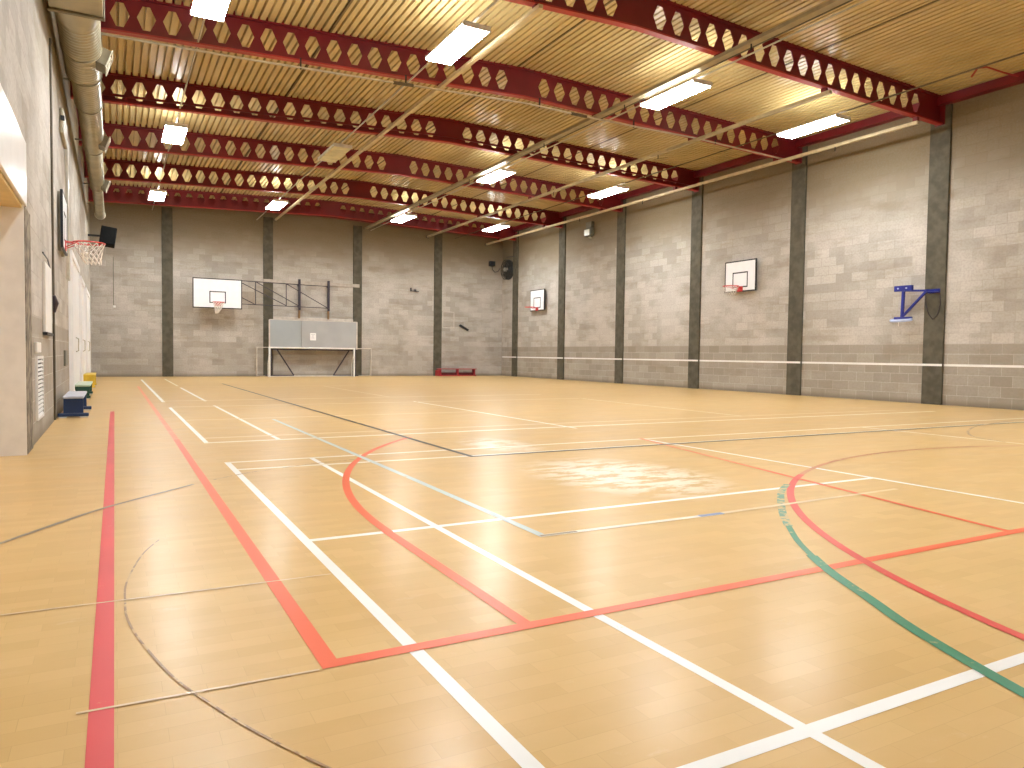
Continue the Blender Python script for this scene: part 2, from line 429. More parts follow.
# ------------------------------------------------------------------ roof beams
def make_beam(label, extra=False, y=0.0):
    t = thing('roof_beam', (MID, y, zbot(MID)), label, 'beam', 'red castellated roof beams')
    w = MB(); th = 0.012; h = BD/2; pitch = 0.3905
    hh, ht, hw = 0.195, 0.055, 0.145
    holes = [MID - 0.515 - pitch*k for k in range(20)][::-1] + [MID + 0.515 + pitch*k for k in range(19)]
    def zc(x): return zbot(x) + h
    def quad(pts):
        f = [(x, y-th/2, zc(x)+z) for x, z in pts]; b = [(x, y+th/2, zc(x)+z) for x, z in pts]
        n = len(pts); w.add(f, [tuple(range(n))]); w.add(b, [tuple(range(n))[::-1]])
    cur = XL + 0.001
    for c in holes:
        a, b = c-pitch/2, c+pitch/2
        if a > cur + 1e-4:
            seg = [cur] + ([MID] if cur < MID < a else []) + [a]
            for p, q in zip(seg[:-1], seg[1:]): quad([(p,-h),(q,-h),(q,h),(p,h)])
        tl, tr, mr, br, bl, ml = (c-ht,hh),(c+ht,hh),(c+hw,0),(c+ht,-hh),(c-ht,-hh),(c-hw,0)
        quad([(a,h),(b,h),tr,tl][::-1]); quad([(b,h),(b,0),mr,tr][::-1]); quad([(b,0),(b,-h),br,mr][::-1])
        quad([(b,-h),(a,-h),bl,br][::-1]); quad([(a,-h),(a,0),ml,bl][::-1]); quad([(a,0),(a,h),tl,ml][::-1])
        ring = [tl,tr,mr,br,bl,ml]
        for p, q in zip(ring, ring[1:]+ring[:1]):
            w.add([(p[0],y-th/2,zc(p[0])+p[1]),(q[0],y-th/2,zc(q[0])+q[1]),(q[0],y+th/2,zc(q[0])+q[1]),(p[0],y+th/2,zc(p[0])+p[1])],[(0,1,2,3)])
        cur = b
    quad([(cur,-h),(XR-0.06,-h),(XR-0.06,h),(cur,h)])
    w.build('beam_web', M['beam'], t, fix=False)
    for nm, z0, z1, mt in (('bottom_flange', 0.0, 0.028, 'flange'), ('top_flange', BD-0.028, BD-0.001, 'beam')):
        f = MB()
        f.prism([(XL+0.001, zbot(XL)+z0), (MID, zbot(MID)+z0), (XR-0.06, zbot(XR)+z0), (XR-0.06, zbot(XR)+z1), (MID, zbot(MID)+z1), (XL+0.001, zbot(XL)+z1)], y-0.07, y+0.07, 'y')
        o = f.build(nm, M[mt], t)
        if nm == 'bottom_flange': o['label'] = 'bottom flange, red brightened as if lit from below'
    cs = MB(); cs.prism([(XL+0.001, ztop(XL)+0.001), (MID, ztop(MID)+0.001), (XR-0.06, ztop(XR)+0.001), (XR-0.06, ztop(XR)+0.068), (MID, ztop(MID)+0.068), (XL+0.001, ztop(XL)+0.068)], y-0.065, y-0.05, 'y')
    cs.build('closure_strip', M['beam'], t)['label'] = 'dark red toothed strip closing the deck ribs'
    ep = MB(); ep.box(XR-0.07, XR-0.055, y-0.11, y+0.11, zbot(XR)-0.02, zbot(XR)+BD)
    ep.build('end_plate', M['beam'], t)
    if extra:
        r = MB(); r.bar((XL+0.25, y-0.04, zbot(XL)+0.165), (MID, y-0.04, zbot(MID)+0.165), 0.03, 0.05)
        r.bar((MID, y-0.04, zbot(MID)+0.165), (XR-0.3, y-0.04, zbot(XR)+0.165), 0.03, 0.05)
        r.build('service_rail', M['beam'], t)['label'] = 'dark red rail crossing the lower part of the holes'
    return t
b0 = make_beam('red castellated roof beam nearest the viewer, landing on the blue bracket column', False, BEAM_Y[0])
labels = ['red castellated roof beam, second from the viewer, thin pipe slung below it',
          None,
          'red castellated roof beam just beyond the one whose holes a rail crosses',
          'red castellated roof beam, last but one before the far wall',
          'farthest red castellated roof beam, hanging close to the far end wall']
for yb, lb in zip(BEAM_Y[1:], labels):
    if lb is None:
        make_beam('red castellated roof beam whose diamond holes are crossed by a rail', True, yb)
    else:
        dup(b0, (MID, yb, zbot(MID)), lb)

# ------------------------------------------------------------------ concrete columns
def column(x0, x1, y0, y1, z1, label, mat='column'):
    m = MB().bbox(x0, x1, y0, y1, 0, z1, 0.012)
    tag(m.build('concrete_column', M[mat]), label, 'column', 'dark concrete wall columns')
RL = ['dark concrete column on right wall carrying the blue bracket',
      'dark concrete column of the right wall, right of the nearer wall hoop',
      'dark concrete column of the right wall, left of the nearer wall hoop',
      'dark concrete column of the right wall just right of the floodlight',
      'dark concrete column of the right wall between floodlight and farther hoop',
      'dark concrete column of the right wall nearest the black fan']
for yb, lb in zip(BEAM_Y, RL): column(XR-0.055, XR+0.05, yb-0.24, yb+0.22, 6.62 if yb > 10.1 else 6.60, lb)
FL = ['dark concrete column of the far wall left of the big backboard',
      'dark concrete column of the far wall behind the backboard frame and goal',
      'dark concrete column of the far wall at the right end of the goal',
      'dark concrete column of the far wall behind the red bench']
for xc, lb in zip((1.80, 5.49, 9.17, 12.88), FL): column(xc-0.19, xc+0.19, YF-0.045, YF+0.05, 6.40, lb)
column(XL-0.05, XL+0.02, OY1+0.0, OY1+0.52, OZ, 'rough concrete column on left wall beside the cream alcove', 'column_rough')

# white line on the right wall
wl = MB(); wl.box(XR-0.003, XR+0.001, YN, YF-0.05, 0.86, 0.91)
o = wl.build('wall_line', M['white'], rw); o['label'] = 'white painted line along the right wall'
for i, yb in enumerate(BEAM_Y):
    o = MB().box(XR-0.058, XR-0.054, yb-0.235, yb+0.215, 0.86, 0.91).build('wall_line', M['white'], rw); o['label'] = 'white painted line across a column'

# ------------------------------------------------------------------ court markings (part of the floor)
zi = [0.0010]
def strip(pts, w, mat, label, name='court_line'):
    zi[0] += 0.00004; z = zi[0]
    pts = [Vector((p[0], p[1])) for p in pts]; L = len(pts); vs = []
    for i in range(L):
        if i == 0: d = (pts[1]-pts[0]).normalized(); m = 1
        elif i == L-1: d = (pts[-1]-pts[-2]).normalized(); m = 1
        else:
            a = (pts[i]-pts[i-1]).normalized(); b = (pts[i+1]-pts[i]).normalized(); d = (a+b).normalized(); m = 1/max(0.4, d.dot(a))
        s = Vector((-d.y, d.x))*(w/2*m)
        vs += [(pts[i].x+s.x, pts[i].y+s.y, z), (pts[i].x-s.x, pts[i].y-s.y, z)]
    fs = [(2*i, 2*i+1, 2*i+3, 2*i+2) for i in range(L-1)]
    o = MB().add(vs, fs).build(name, M[mat], floor, fix=False)
    o.data.flip_normals() if o.data.polygons[0].normal.z < 0 else None
    o['label'] = label
    return o
def arc(cx, cy, r, a0, a1, n=48):
    return [(cx+r*math.cos(math.radians(a0+(a1-a0)*k/n)), cy+r*math.sin(math.radians(a0+(a1-a0)*k/n))) for k in range(n+1)]
def smooth(pts, k=6):
    out = []; p = [pts[0]] + list(pts) + [pts[-1]]
    for i in range(1, len(p)-2):
        for j in range(k):
            t = j/k
            out.append(tuple(0.5*((2*p[i][a]) + (-p[i-1][a]+p[i+1][a])*t + (2*p[i-1][a]-5*p[i][a]+4*p[i+1][a]-p[i+2][a])*t*t + (-p[i-1][a]+3*p[i][a]-3*p[i+1][a]+p[i+2][a])*t**3) for a in (0,1)))
    out.append(tuple(pts[-1])); return out
W = 'white badminton court line'
LW = 0.045
# court one (near)
strip([(0.885, 0.3), (0.885, 6.99)], 0.05, 'p_white', W)
strip([(1.63, 0.3), (1.63, 6.97)], 0.045, 'p_white', W)
strip([(0.88, 6.97), (5.6, 7.02), (14.0, 6.98)], 0.062, 'p_white_thin', W)
strip([(0.91, 6.52), (3.0, 6.50), (13.6, 6.58)], 0.062, 'p_white_thin', W)
strip([(0.9, 3.90), (5.62, 3.95)], 0.05, 'p_white', W)
strip([(5.61, 1.3), (5.61, 7.02)], 0.05, 'p_white', W)
strip([(9.62, 1.3), (9.62, 7.0)], 0.06, 'p_white_thin', W)
strip([(0.9, 1.315), (9.6, 1.315)], 0.05, 'p_white', W)
strip([(0.9, 0.87), (9.6, 0.87)], 0.05, 'p_white', W)
# court two
strip([(0.875, 8.53), (0.85, 14.1)], 0.05, 'p_white', W)
strip([(1.645, 8.56), (1.60, 14.4)], 0.05, 'p_white', W)
strip([(0.86, 8.56), (5.5, 8.63), (14.0, 8.60)], 0.085, 'p_white_thin', W)
strip([(0.9, 9.02), (5.5, 9.12), (13.5, 9.09)], 0.075, 'p_faint', W)
strip([(0.9, 11.45), (5.5, 11.5)], 0.07, 'p_faint', W)
strip([(5.57, 8.4), (5.48, 14.4)], 0.05, 'p_white', W)
strip([(9.40, 9.1), (9.55, 14.2)], 0.05, 'p_white_thin', W)
strip([(0.85, 14.2), (9.5, 14.25)], 0.1, 'p_faint', W)
# courts three and four
strip([(0.83, 15.6), (0.80, 27.8)], 0.06, 'p_white', W)
strip([(1.59, 15.7), (1.56, 21.6)], 0.06, 'p_white', W)
strip([(1.56, 22.5), (1.54, 28.4)], 0.06, 'p_white_thin', W)
strip([(0.83, 15.9), (9.5, 16.0)], 0.12, 'p_faint', W)
strip([(5.5, 16.0), (5.45, 21.8)], 0.06, 'p_faint', W)
strip([(0.85, 21.9), (9.4, 22.0)], 0.06, 'p_faint', W)
# red netball / orange basketball
strip([(-0.04, 0.2), (-0.035, 13.5)], 0.062, 'p_red', 'thick red netball side line')
strip([(0.60, 2.30), (0.605, 9.0)], 0.06, 'p_orange', 'orange-red basketball side line')
strip([(0.605, 9.0), (0.57, 22.6)], 0.06, 'p_orange_far', 'orange-red basketball side line, worn far part')
strip([(0.57, 2.31), (4.6, 2.34), (9.9, 2.36)], 0.06, 'p_orange', 'orange-red basketball end line')
strip(arc(7.59, 3.9, 6.25, 180, 136, 40), 0.055, 'p_orange', 'orange-red three-point arc')
strip([(1.335, 2.33), (1.335, 3.92)], 0.055, 'p_orange', 'straight orange-red foot of the three-point arc')
strip([(4.60, 2.36), (5.10, 4.75)], 0.045, 'p_orange', 'orange slanting key line')
strip([(5.10, 4.75), (5.62, 7.1)], 0.05, 'p_orange_far', 'worn orange slanting key line')
strip(arc(7.70, -0.03, 5.03, 178, 120, 50), 0.052, 'p_crimson', 'crimson netball goal circle')
strip(arc(7.70, -0.03, 5.03, 120, 62, 40), 0.045, 'p_crimson_far', 'worn crimson part of the netball goal circle')
g = smooth([(2.25, 0.75), (2.41, 1.20), (2.59, 1.63), (2.77, 1.96), (2.94, 2.27), (3.10, 2.51)])
strip(g, 0.055, 'p_green', 'green curved court line')
strip(smooth([(3.10, 2.51), (3.28, 2.75), (3.52, 3.02)]), 0.035, 'p_green', 'thin worn part of the green curved line')
strip(smooth([(3.52, 3.02), (3.82, 3.33), (4.34, 3.80), (4.67, 4.03)]), 0.05, 'p_green_worn', 'patchy end of the green curved line')
# blue, black, grey
strip([(2.075, 3.43), (2.08, 5.4)], 0.05, 'p_blue', 'pale blue court line')
strip([(2.08, 5.4), (2.06, 11.2)], 0.05, 'p_blue', 'pale blue court line, far part')
strip([(2.06, 3.45), (3.4, 3.45)], 0.045, 'p_white_thin', 'white court line starting at the pale blue corner')
strip([(2.06, 3.452), (2.30, 3.452)], 0.03, 'p_grey', 'dark scuffed corner of the blue line')
strip([(3.22, 3.455), (3.42, 3.455)], 0.045, 'p_blue_strong', 'short blue tape end of a white line')
strip([(3.42, 3.46), (5.3, 3.53)], 0.04, 'p_faint', 'faded continuation of a white court line')
strip([(3.06, 6.42), (3.0, 13.7), (2.9, 24.0)], 0.055, 'p_black', 'thin black court side line')
strip([(3.04, 6.445), (5.5, 6.475), (13.4, 6.53)], 0.055, 'p_black', 'thin black court end line')
strip(smooth([(-0.73, 4.15), (-0.52, 4.52), (-0.28, 4.92), (-0.03, 5.30), (0.51, 5.92)]), 0.03, 'p_grey', 'grey curved court line')
strip(smooth([(0.67, 6.07), (0.92, 6.28), (1.17, 6.41), (1.59, 6.60), (2.0, 6.72)]), 0.022, 'p_brown', 'thin dark end of the grey curved line')
strip(smooth([(0.20, 4.25), (0.11, 3.96), (0.04, 3.53), (0.03, 3.25), (0.035, 3.04), (0.07, 2.79), (0.15, 2.43), (0.23, 2.20), (0.30, 2.02), (0.38, 1.85), (0.47, 1.68), (0.6, 1.5)]), 0.008, 'p_brown', 'hair-thin brown arc')
strip(smooth([(9.60, 5.0), (9.72, 5.25), (9.92, 5.57), (10.55, 5.99), (11.47, 6.39), (12.4, 6.61), (13.3, 6.80)]), 0.035, 'p_brown', 'thin brown loop near the right wall')
strip([(-0.70, 3.30), (0.30, 3.27), (0.85, 3.26)], 0.012, 'p_faint', 'hair-thin pale line')
strip([(-0.1, 2.30), (0.56, 2.28)], 0.012, 'p_faint', 'hair-thin pale line')
strip([(-0.5, 26.2), (0.7, 26.3)], 0.08, 'p_faint', 'faded pale line near the far wall')

# ------------------------------------------------------------------ strip lights
LX = [1.30, 5.05, 9.74, 13.70]; LY = [11.40, 19.10, 26.80, 3.70]; LZ = 6.10
def make_lamp(on, loc, label):
    x, y, z = loc
    t = thing('strip_light', loc, label, 'ceiling light', 'rows of ceiling strip lights')
    d = MB()
    ln, wd = 0.77, 0.23
    d.bbox(x-wd, x+wd, y-ln, y+ln, z, z+0.05, 0.02)
    d.build('diffuser', M['lamp_on' if on else 'lamp_off'], t)
    h = MB()
    h.bbox(x-wd-0.012, x+wd+0.012, y-ln-0.02, y-ln+0.0, z+0.004, z+0.09, 0.006)
    h.bbox(x-wd-0.012, x+wd+0.012, y+ln-0.0, y+ln+0.02, z+0.004, z+0.09, 0.006)
    h.bbox(x-wd, x-0.12, y-ln, y+ln, z+0.05, z+0.085, 0.006)
    h.bbox(x+0.12, x+wd, y-ln, y+ln, z+0.05, z+0.085, 0.006)
    h.bbox(x-0.05, x+0.05, y-ln, y+ln, z+0.05, z+0.10, 0.008)
    h.build('housing', M['housing'], t)
    if on:
        u = MB(); u.box(x-0.118, x-0.052, y-ln, y+ln, z+0.052, z+0.060); u.box(x+0.052, x+0.118, y-ln, y+ln, z+0.052, z+0.060)
        u.build('upper_slot', M['lamp_slot'], t)['label'] = 'glowing slot on top of the light'
    for s in (-0.5, 0.5):
        MB().box(x-0.012, x+0.012, y+s-0.012, y+s+0.012, z+0.095, z+0.138).build('hanger', M['conduit'], t)
    return t
rows = ['in the row beside the left duct', 'in the row along the beige curtain rail', 'in the row along the grey cable tray', 'in the row nearest the right wall']
place = ['nearest visible', 'middle', 'farthest', 'first overhead']
lamp0 = make_lamp(True, (LX[0], LY[0]+0.2, LZ), 'lit white strip light, nearest visible in the row beside the left duct')
for i, x in enumerate(LX):
    for j, y in enumerate(LY):
        if (i, j) == (0, 0): continue
        if i == 0: y += (0.2, 0.3, 0.5, 0)[j]
        if (i, j) == (1, 1):
            make_lamp(False, (x, y, LZ), 'unlit yellowish strip light in the row along the beige curtain rail')
        else:
            dup(lamp0, (x, y, LZ), 'lit white strip light, %s %s' % (place[j], rows[i]))
for i, x in enumerate(LX):
    c = MB().tube([(x, YN+0.02, LZ+0.155), (x, YF-0.02, LZ+0.155)], 0.016, 8)
    mt = 'conduit_dark' if i == 3 else 'conduit'
    tag(c.build('lighting_conduit', M[mt]), 'thin conduit carrying the strip lights ' + rows[i], 'conduit')

# ------------------------------------------------------------------ curtain rails, cable tray, pipes
def rail(x, z, y0, y1, w, h, label, mat, hooks=(), roll=True):
    t = thing('curtain_rail', (x, y0, z), label, 'rail')
    MB().bar((x, y0, z), (x, y1, z), w, h).build('rail_track', M[mat], t)
    for yb in BEAM_Y:
        if y0-0.05 <= yb <= y1:
            MB().box(x-0.04, x+0.04, yb-0.05, yb+0.05, z+h/2, zbot(x)-0.001).build('rail_bracket', M['beam'], t)
    for yh in hooks:
        m = MB().tube([(x-0.02, yh, z-h/2-0.10), (x-0.02, yh, z-h/2-0.02), (x-0.02, yh, z+h/2+0.02)], 0.011, 6)
        m.build('hook', M['black'], t)['label'] = 'small black hook'
    MB().box(x-w*0.7, x+w*0.7, y1-0.05, y1, z-h*0.7, z+h*0.7).build('end_stop', M['black'], t)
    return t
rail(5.76, 6.31, 9.85, YF-0.05, 0.075, 0.06, 'light beige curtain rail under the beams, running to the far wall', 'rail_light')
rail(12.33, 6.20, 9.85, YF-0.05, 0.08, 0.07, 'beige curtain rail between cable tray and right wall', 'rail', (15.0, 16.2, 20.1))
rail(15.25, 6.10, 9.95, YF-0.05, 0.075, 0.07, 'beige curtain rail running close beside the right wall', 'rail_light', (12.0, 16.5, 19.3, 23.0))
t = thing('cable_tray', (9.52, YN, 6.30), 'grey cable tray with black hooks running the length of the roof', 'cable tray')
m = MB(); m.bar((9.52, YN+0.02, 6.295), (9.52, YF-0.05, 6.295), 0.15, 0.012)
m.bar((9.448, YN+0.02, 6.32), (9.448, YF-0.05, 6.32), 0.008, 0.06); m.bar((9.592, YN+0.02, 6.32), (9.592, YF-0.05, 6.32), 0.008, 0.06)
m.build('tray_channel', M['tray'], t)
MB().tube([(9.63, YN+0.02, 6.30), (9.63, YF-0.05, 6.30)], 0.018, 6).build('cable', M['conduit_dark'], t)['label'] = 'dark cable along the tray'
for yh in (9.2, 12.7, 16.0, 20.4, 24.5):
    MB().tube([(9.50, yh, 6.18), (9.50, yh, 6.26), (9.50, yh, 6.34)], 0.012, 6).build('hook', M['black'], t)['label'] = 'small black hook'
for yb in BEAM_Y:
    MB().box(9.48, 9.56, yb-0.06, yb+0.06, 6.301, zbot(9.52)-0.001).build('tray_bracket', M['beam'], t)
# pipe slung below the second beam
yy = 13.68
pp = [(-0.14, yy, 6.05), (2.0, yy, 6.09), (4.4, yy, 6.17), (MID, yy, 6.29), (9.52, yy, 6.255), (11.2, yy, 6.26), (12.33, yy, 6.268), (XR-0.5, yy, 6.17)]
def zp(x):
    for a, b in zip(pp[:-1], pp[1:]):
        if a[0] <= x <= b[0]: return a[2]+(b[2]-a[2])*(x-a[0])/(b[0]-a[0])
t = thing('service_pipe', pp[0], 'thin grey pipe slung along the underside of the second roof beam', 'pipe')
MB().tube(pp, 0.02, 8).build('pipe_run', M['conduit'], t)
for px in (3.0, 5.0, 8.0, 10.5, 13.0):
    MB().box(px-0.012, px+0.012, yy-0.015, yy+0.015, zp(px)-0.03, zbot(px)+0.02).build('pipe_clip', M['black'], t)
m = MB().tube([(4.75, yy, zp(4.75)), (5.15, yy, zp(5.15))], 0.034, 8)
m.build('pipe_sleeve', M['conduit_dark'], t)['label'] = 'dark sleeve on the pipe'
m = MB().tube([(8.8, yy, zp(8.8)), (9.2, yy, zp(9.2))], 0.034, 8)
m.build('pipe_sleeve', M['conduit_dark'], t)['label'] = 'dark sleeve on the pipe'
# red bent pipe in the roof corner
m = MB().tube([(15.02, 8.72, 6.62), (15.02, 8.60, 6.76), (15.15, 8.5, 6.77), (15.6, 8.42, 6.72), (XR-0.2, 8.35, 6.70)], 0.018, 8)
tag(m.build('bent_pipe', M['flange'], smooth=True), 'thin dark red bent pipe below the roof by the right wall', 'pipe')

# ------------------------------------------------------------------ air duct
CX, CZ = -0.375, 5.50
t = thing('air_duct', (CX, 1.0, CZ), 'long galvanised air duct stepping down in size along the left wall', 'air duct')
MB().bbox(CX-0.305, CX+0.285, YN+0.1, 10.95, CZ-0.25, CZ+0.25, 0.01).build('duct_box', M['galv'], t)['label'] = 'square section of the duct'
MB().bbox(CX-0.325, CX+0.305, 10.95, 11.02, CZ-0.275, CZ+0.275, 0.006).build('flange_frame', M['galv_dark'], t)['label'] = 'dark flange frame'
# square-to-round transition
tr = MB(); nseg = 32; sq = []; ro = []
for k in range(nseg):
    a = 2*math.pi*(k+0.5)/nseg; c, s = math.cos(a), math.sin(a); q = max(abs(c), abs(s))
    sq.append((CX-0.01+0.29*c/q, 11.02, CZ+0.245*s/q)); ro.append((CX-0.02+0.265*c, 11.55, CZ+0.265*s))
tr.add(sq+ro, [(k, (k+1) % nseg, nseg+(k+1) % nseg, nseg+k) for k in range(nseg)])
tr.build('duct_transition', M['galv'], t, smooth=True)
def seg(y0, y1, r, dx):
    m = MB(); pr = []; y = y0
    pr.append((r, y0))
    while y < y1-0.15:                                   # faint spiral seams
        y += 0.11; pr += [(r, y-0.006), (r+0.0035, y), (r, y+0.006)]
    pr.append((r, y1)); pr += [(r+0.012, y1), (r+0.012, y1+0.03), (r, y1+0.03)]
    m.lathe(pr, (CX+dx, 0, CZ), 'y', 32); return m
SEG = [(11.55, 12.75, .265, -.02), (12.78, 13.9, .258, -.02), (14.0, 15.6, .22, 0), (15.63, 18.9, .20, 0.012), (19.0, 23.4, .175, 0.005), (23.5, 28.3, .135, 0)]
for y0, y1, r, dx in SEG: seg(y0, y1, r, dx).build('duct_section', M['galv'], t, smooth=True)
for yr, ra, rb, da, db in ((13.9, .258, .22, -.02, 0), (18.9, .20, .175, .012, .005), (23.4, .175, .135, .005, 0)):
    MB().lathe([(ra, yr), (rb, yr+0.14)], (CX+(da+db)/2, 0, CZ), 'y', 32).build('reducer', M['galv'], t, smooth=True)
MB().lathe([(.15, 28.3), (.165, 28.34), (.15, 28.4)], (CX, 0, CZ), 'y', 24).build('end_cap', M['grille'], t, smooth=True)
for yg, r in ((13.0, .26), (18.2, .2), (22.9, .175)):
    g = MB(); s = 0.2
    a = math.radians(-20); ux = Vector((math.cos(a), 0, math.sin(a))); uz = Vector((-math.sin(a), 0, math.cos(a)))
    c0 = Vector((CX, yg, CZ))
    def P3(u, yv, w): return c0 + ux*u + Vector((0, yv, 0)) + uz*w
    u0, u1 = r*0.85, r+0.10
    vs = [P3(u0,-.2,-.12), P3(u0,.2,-.12), P3(u0,.2,.12), P3(u0,-.2,.12), P3(u1,-.2,-.12), P3(u1,.2,-.12), P3(u1,.2,.12), P3(u1,-.2,.12)]
    g.add(vs, [(0,1,2,3),(4,7,6,5),(0,4,5,1),(1,5,6,2),(2,6,7,3),(3,7,4,0)])
    go = g.build('outlet', M['galv_dark'], t)
    fr = MB()
    for (ya, yb_, wa, wb) in ((-.22,.22,-.14,-.10),(-.22,.22,.10,.14),(-.22,-.18,-.10,.10),(.18,.22,-.10,.10),(-.02,.02,-.10,.10)):
        vs = [P3(u1,ya,wa),P3(u1,yb_,wa),P3(u1,yb_,wb),P3(u1,ya,wb),P3(u1+.015,ya,wa),P3(u1+.015,yb_,wa),P3(u1+.015,yb_,wb),P3(u1+.015,ya,wb)]
        fr.add(vs, [(3,2,1,0),(4,5,6,7),(0,1,5,4),(1,2,6,5),(2,3,7,6),(3,0,4,7)])
    fr.build('outlet_frame', M['grille'], go)['label'] = 'pale frame of the air outlet'
for ys in (11.9, 15.2, 19.4, 24.4, 27.6):
    rr = .28 if ys < 14 else .22
    m = MB().bar((XL+0.001, ys, CZ+rr), (CX+.05, ys, CZ+rr), 0.04, 0.03)
    m.bar((CX-rr, ys, CZ), (CX-rr, ys, CZ+rr), 0.03, 0.01)
    m.build('duct_bracket', M['galv_dark'], t)

# black loudspeaker
t = thing('loudspeaker', (-0.1, 28.3, 4.45), 'black loudspeaker tilted on the wall below the end of the duct', 'speaker')
rot = Matrix.Rotation(math.radians(8), 3, 'Y') @ Matrix.Rotation(math.radians(-10), 3, 'X')
bx = MB().bbox(-0.235, 0.235, -0.17, 0.17, -0.31, 0.31, 0.02); bx.v = [tuple(rot @ Vector(v) + Vector((-0.15, 28.3, 4.78))) for v in bx.v]
bx.build('cabinet', M['speaker'], t)
gr = MB().bbox(-0.21, 0.21, -0.185, -0.168, -0.28, 0.28, 0.006); gr.v = [tuple(rot @ Vector(v) + Vector((-0.15, 28.3, 4.78))) for v in gr.v]
gr.build('speaker_grille', M['speaker'], t)
MB().bar((XL+0.001, 28.35, 4.8), (-0.25, 28.35, 4.8), 0.05, 0.06).build('wall_arm', M['black'], t)

# ------------------------------------------------------------------ basketball pieces
def net_mesh(cx, cy, z, r, drop=0.40, n=12, sway=(0, 0), rb=0.55, tr=0.006):
    m = MB(); rows_ = 5
    for k in range(n):
        for sgn in (1, -1):
            pts = []
            for i in range(rows_+1):
                a = 2*math.pi*(k + sgn*0.5*i)/n; q = i/rows_
                rad = r*(1-q*(1-rb)) 
                pts.append((cx+rad*math.cos(a)+sway[0]*q*q, cy+rad*math.sin(a)+sway[1]*q*q, z-drop*q))
            m.tube(pts, tr, 4)
    return m
def hoop(root, origin, right, out, wdt, hgt, rimdz, border=0.03, rimlen=0.15, net=True, netdrop=0.38, rimr=0.225, thick=0.03, netkw={}):
    """board centred at origin(bottom centre) in plane spanned by right,z; rim towards out"""
    o = Vector(origin); r = Vector(right); u = Vector((0,0,1)); n = Vector(out)
    def slab(m, a0, a1, b0, b1, n0, n1):
        vs = [o+r*a+u*b+n*c for c in (n0, n1) for a, b in ((a0,b0),(a1,b0),(a1,b1),(a0,b1))]
        m.add(vs, [(0,3,2,1),(4,5,6,7),(0,1,5,4),(1,2,6,5),(2,3,7,6),(3,0,4,7)])
    m = MB(); slab(m, -wdt/2, wdt/2, 0, hgt, 0, thick); bo = m.build('backboard', M['board'], root)
    m = MB(); b = border; e = 0.004
    slab(m, -wdt/2-e, wdt/2+e, -e, b, -0.002, thick+0.004); slab(m, -wdt/2-e, wdt/2+e, hgt-b, hgt+e, -0.002, thick+0.004)
    slab(m, -wdt/2-e, -wdt/2+b, b, hgt-b, -0.002, thick+0.004); slab(m, wdt/2-b, wdt/2+e, b, hgt-b, -0.002, thick+0.004)
    m.build('board_border', M['black'], bo)['label'] = 'black border of the backboard'
    m = MB(); sw, sh = 0.59, 0.45
    z0 = rimdz-0.02; w2 = 0.035
    slab(m, -sw/2, sw/2, z0, z0+w2, thick, thick+0.003); slab(m, -sw/2, sw/2, z0+sh-w2, z0+sh, thick, thick+0.003)
    slab(m, -sw/2, -sw/2+w2, z0+w2, z0+sh-w2, thick, thick+0.003); slab(m, sw/2-w2, sw/2, z0+w2, z0+sh-w2, thick, thick+0.003)
    m.build('target_square', M['black'], bo)['label'] = 'black target rectangle'
    m = MB(); slab(m, -0.11, 0.11, rimdz-0.14, rimdz+0.01, thick, thick+0.012); slab(m, -0.06, 0.06, rimdz-0.02, rimdz, thick+0.012, rimlen+thick+0.01)
    m.build('rim_mount', M['rim'], root)
    c = o + n*(thick+rimlen+rimr) + u*rimdz
    ring = [(c.x+rimr*math.cos(2*math.pi*k/36), c.y+rimr*math.sin(2*math.pi*k/36), c.z) for k in range(36)]
    rm = MB().tube(ring, 0.011, 8, closed=True)
    for s in (-1, 1): rm.tube([o+n*thick+u*(rimdz-0.10)+r*(0.09*s), c+r*(rimr*0.75*s)-n*(rimr*0.66)+u*(-0.012)], 0.007, 6)
    rm.build('rim', M['rim'], root, smooth=True)
    if net: net_mesh(c.x, c.y, c.z-0.01, rimr*0.98, netdrop, **netkw).build('net', M['net'], root)
    return c

# right wall hoops: small boards on short brackets
for yc, lb in ((15.72, 'small white backboard and hoop on right wall, nearer of the two'), (27.38, 'small white backboard and hoop on right wall, farther one beside the fan')):
    near = yc < 20
    t = thing('basketball_hoop', (XR-0.12, yc, 2.9), lb, 'basketball hoop', 'basketball hoops')
    z0 = 2.91 if near else 2.90
    hoop(t, (XR-0.12, yc, z0), (0,-1,0), (-1,0,0), 1.20, 0.90, 0.14, 0.03, 0.13, near, 0.25, netkw=dict(tr=0.0035))
    fr = MB()
    for dy in (-0.42, 0.42):
        for dz in (0.15, 0.75): fr.bar((XR-0.118, yc+dy, z0+dz), (XR-0.001, yc+dy, z0+dz), 0.04, 0.04)
        fr.bar((XR-0.02, yc+dy, z0+0.05), (XR-0.02, yc+dy, z0+0.85), 0.05, 0.035)
    for dz in (0.15, 0.75): fr.bar((XR-0.03, yc-0.42, z0+dz), (XR-0.03, yc+0.42, z0+dz), 0.03, 0.03)
    fr.build('wall_bracket', M['dark_steel'], t)
# left wall hoop
t = thing('basketball_hoop', (XL, 13.65, 2.5), 'hoop with white net on left wall, board seen edge-on', 'basketball hoop', 'basketball hoops')
hoop(t, (XL+0.045, 13.65, 2.54), (0,1,0), (1,0,0), 1.2, 0.86, 0.16, 0.02, 0.10, True, 0.32, 0.225, 0.03, dict(sway=(0.06, 0.05), rb=0.5, tr=0.008))
fr = MB()
for dy in (-0.42, 0.42): fr.bar((XL+0.022, 13.65+dy, 2.5), (XL+0.022, 13.65+dy, 3.4), 0.06, 0.043, (1,0,0))
for dz in (2.6, 3.15): fr.bar((XL+0.022, 13.23, dz), (XL+0.022, 14.07, dz), 0.04, 0.03)
fr.build('wall_bracket', M['conduit'], t)
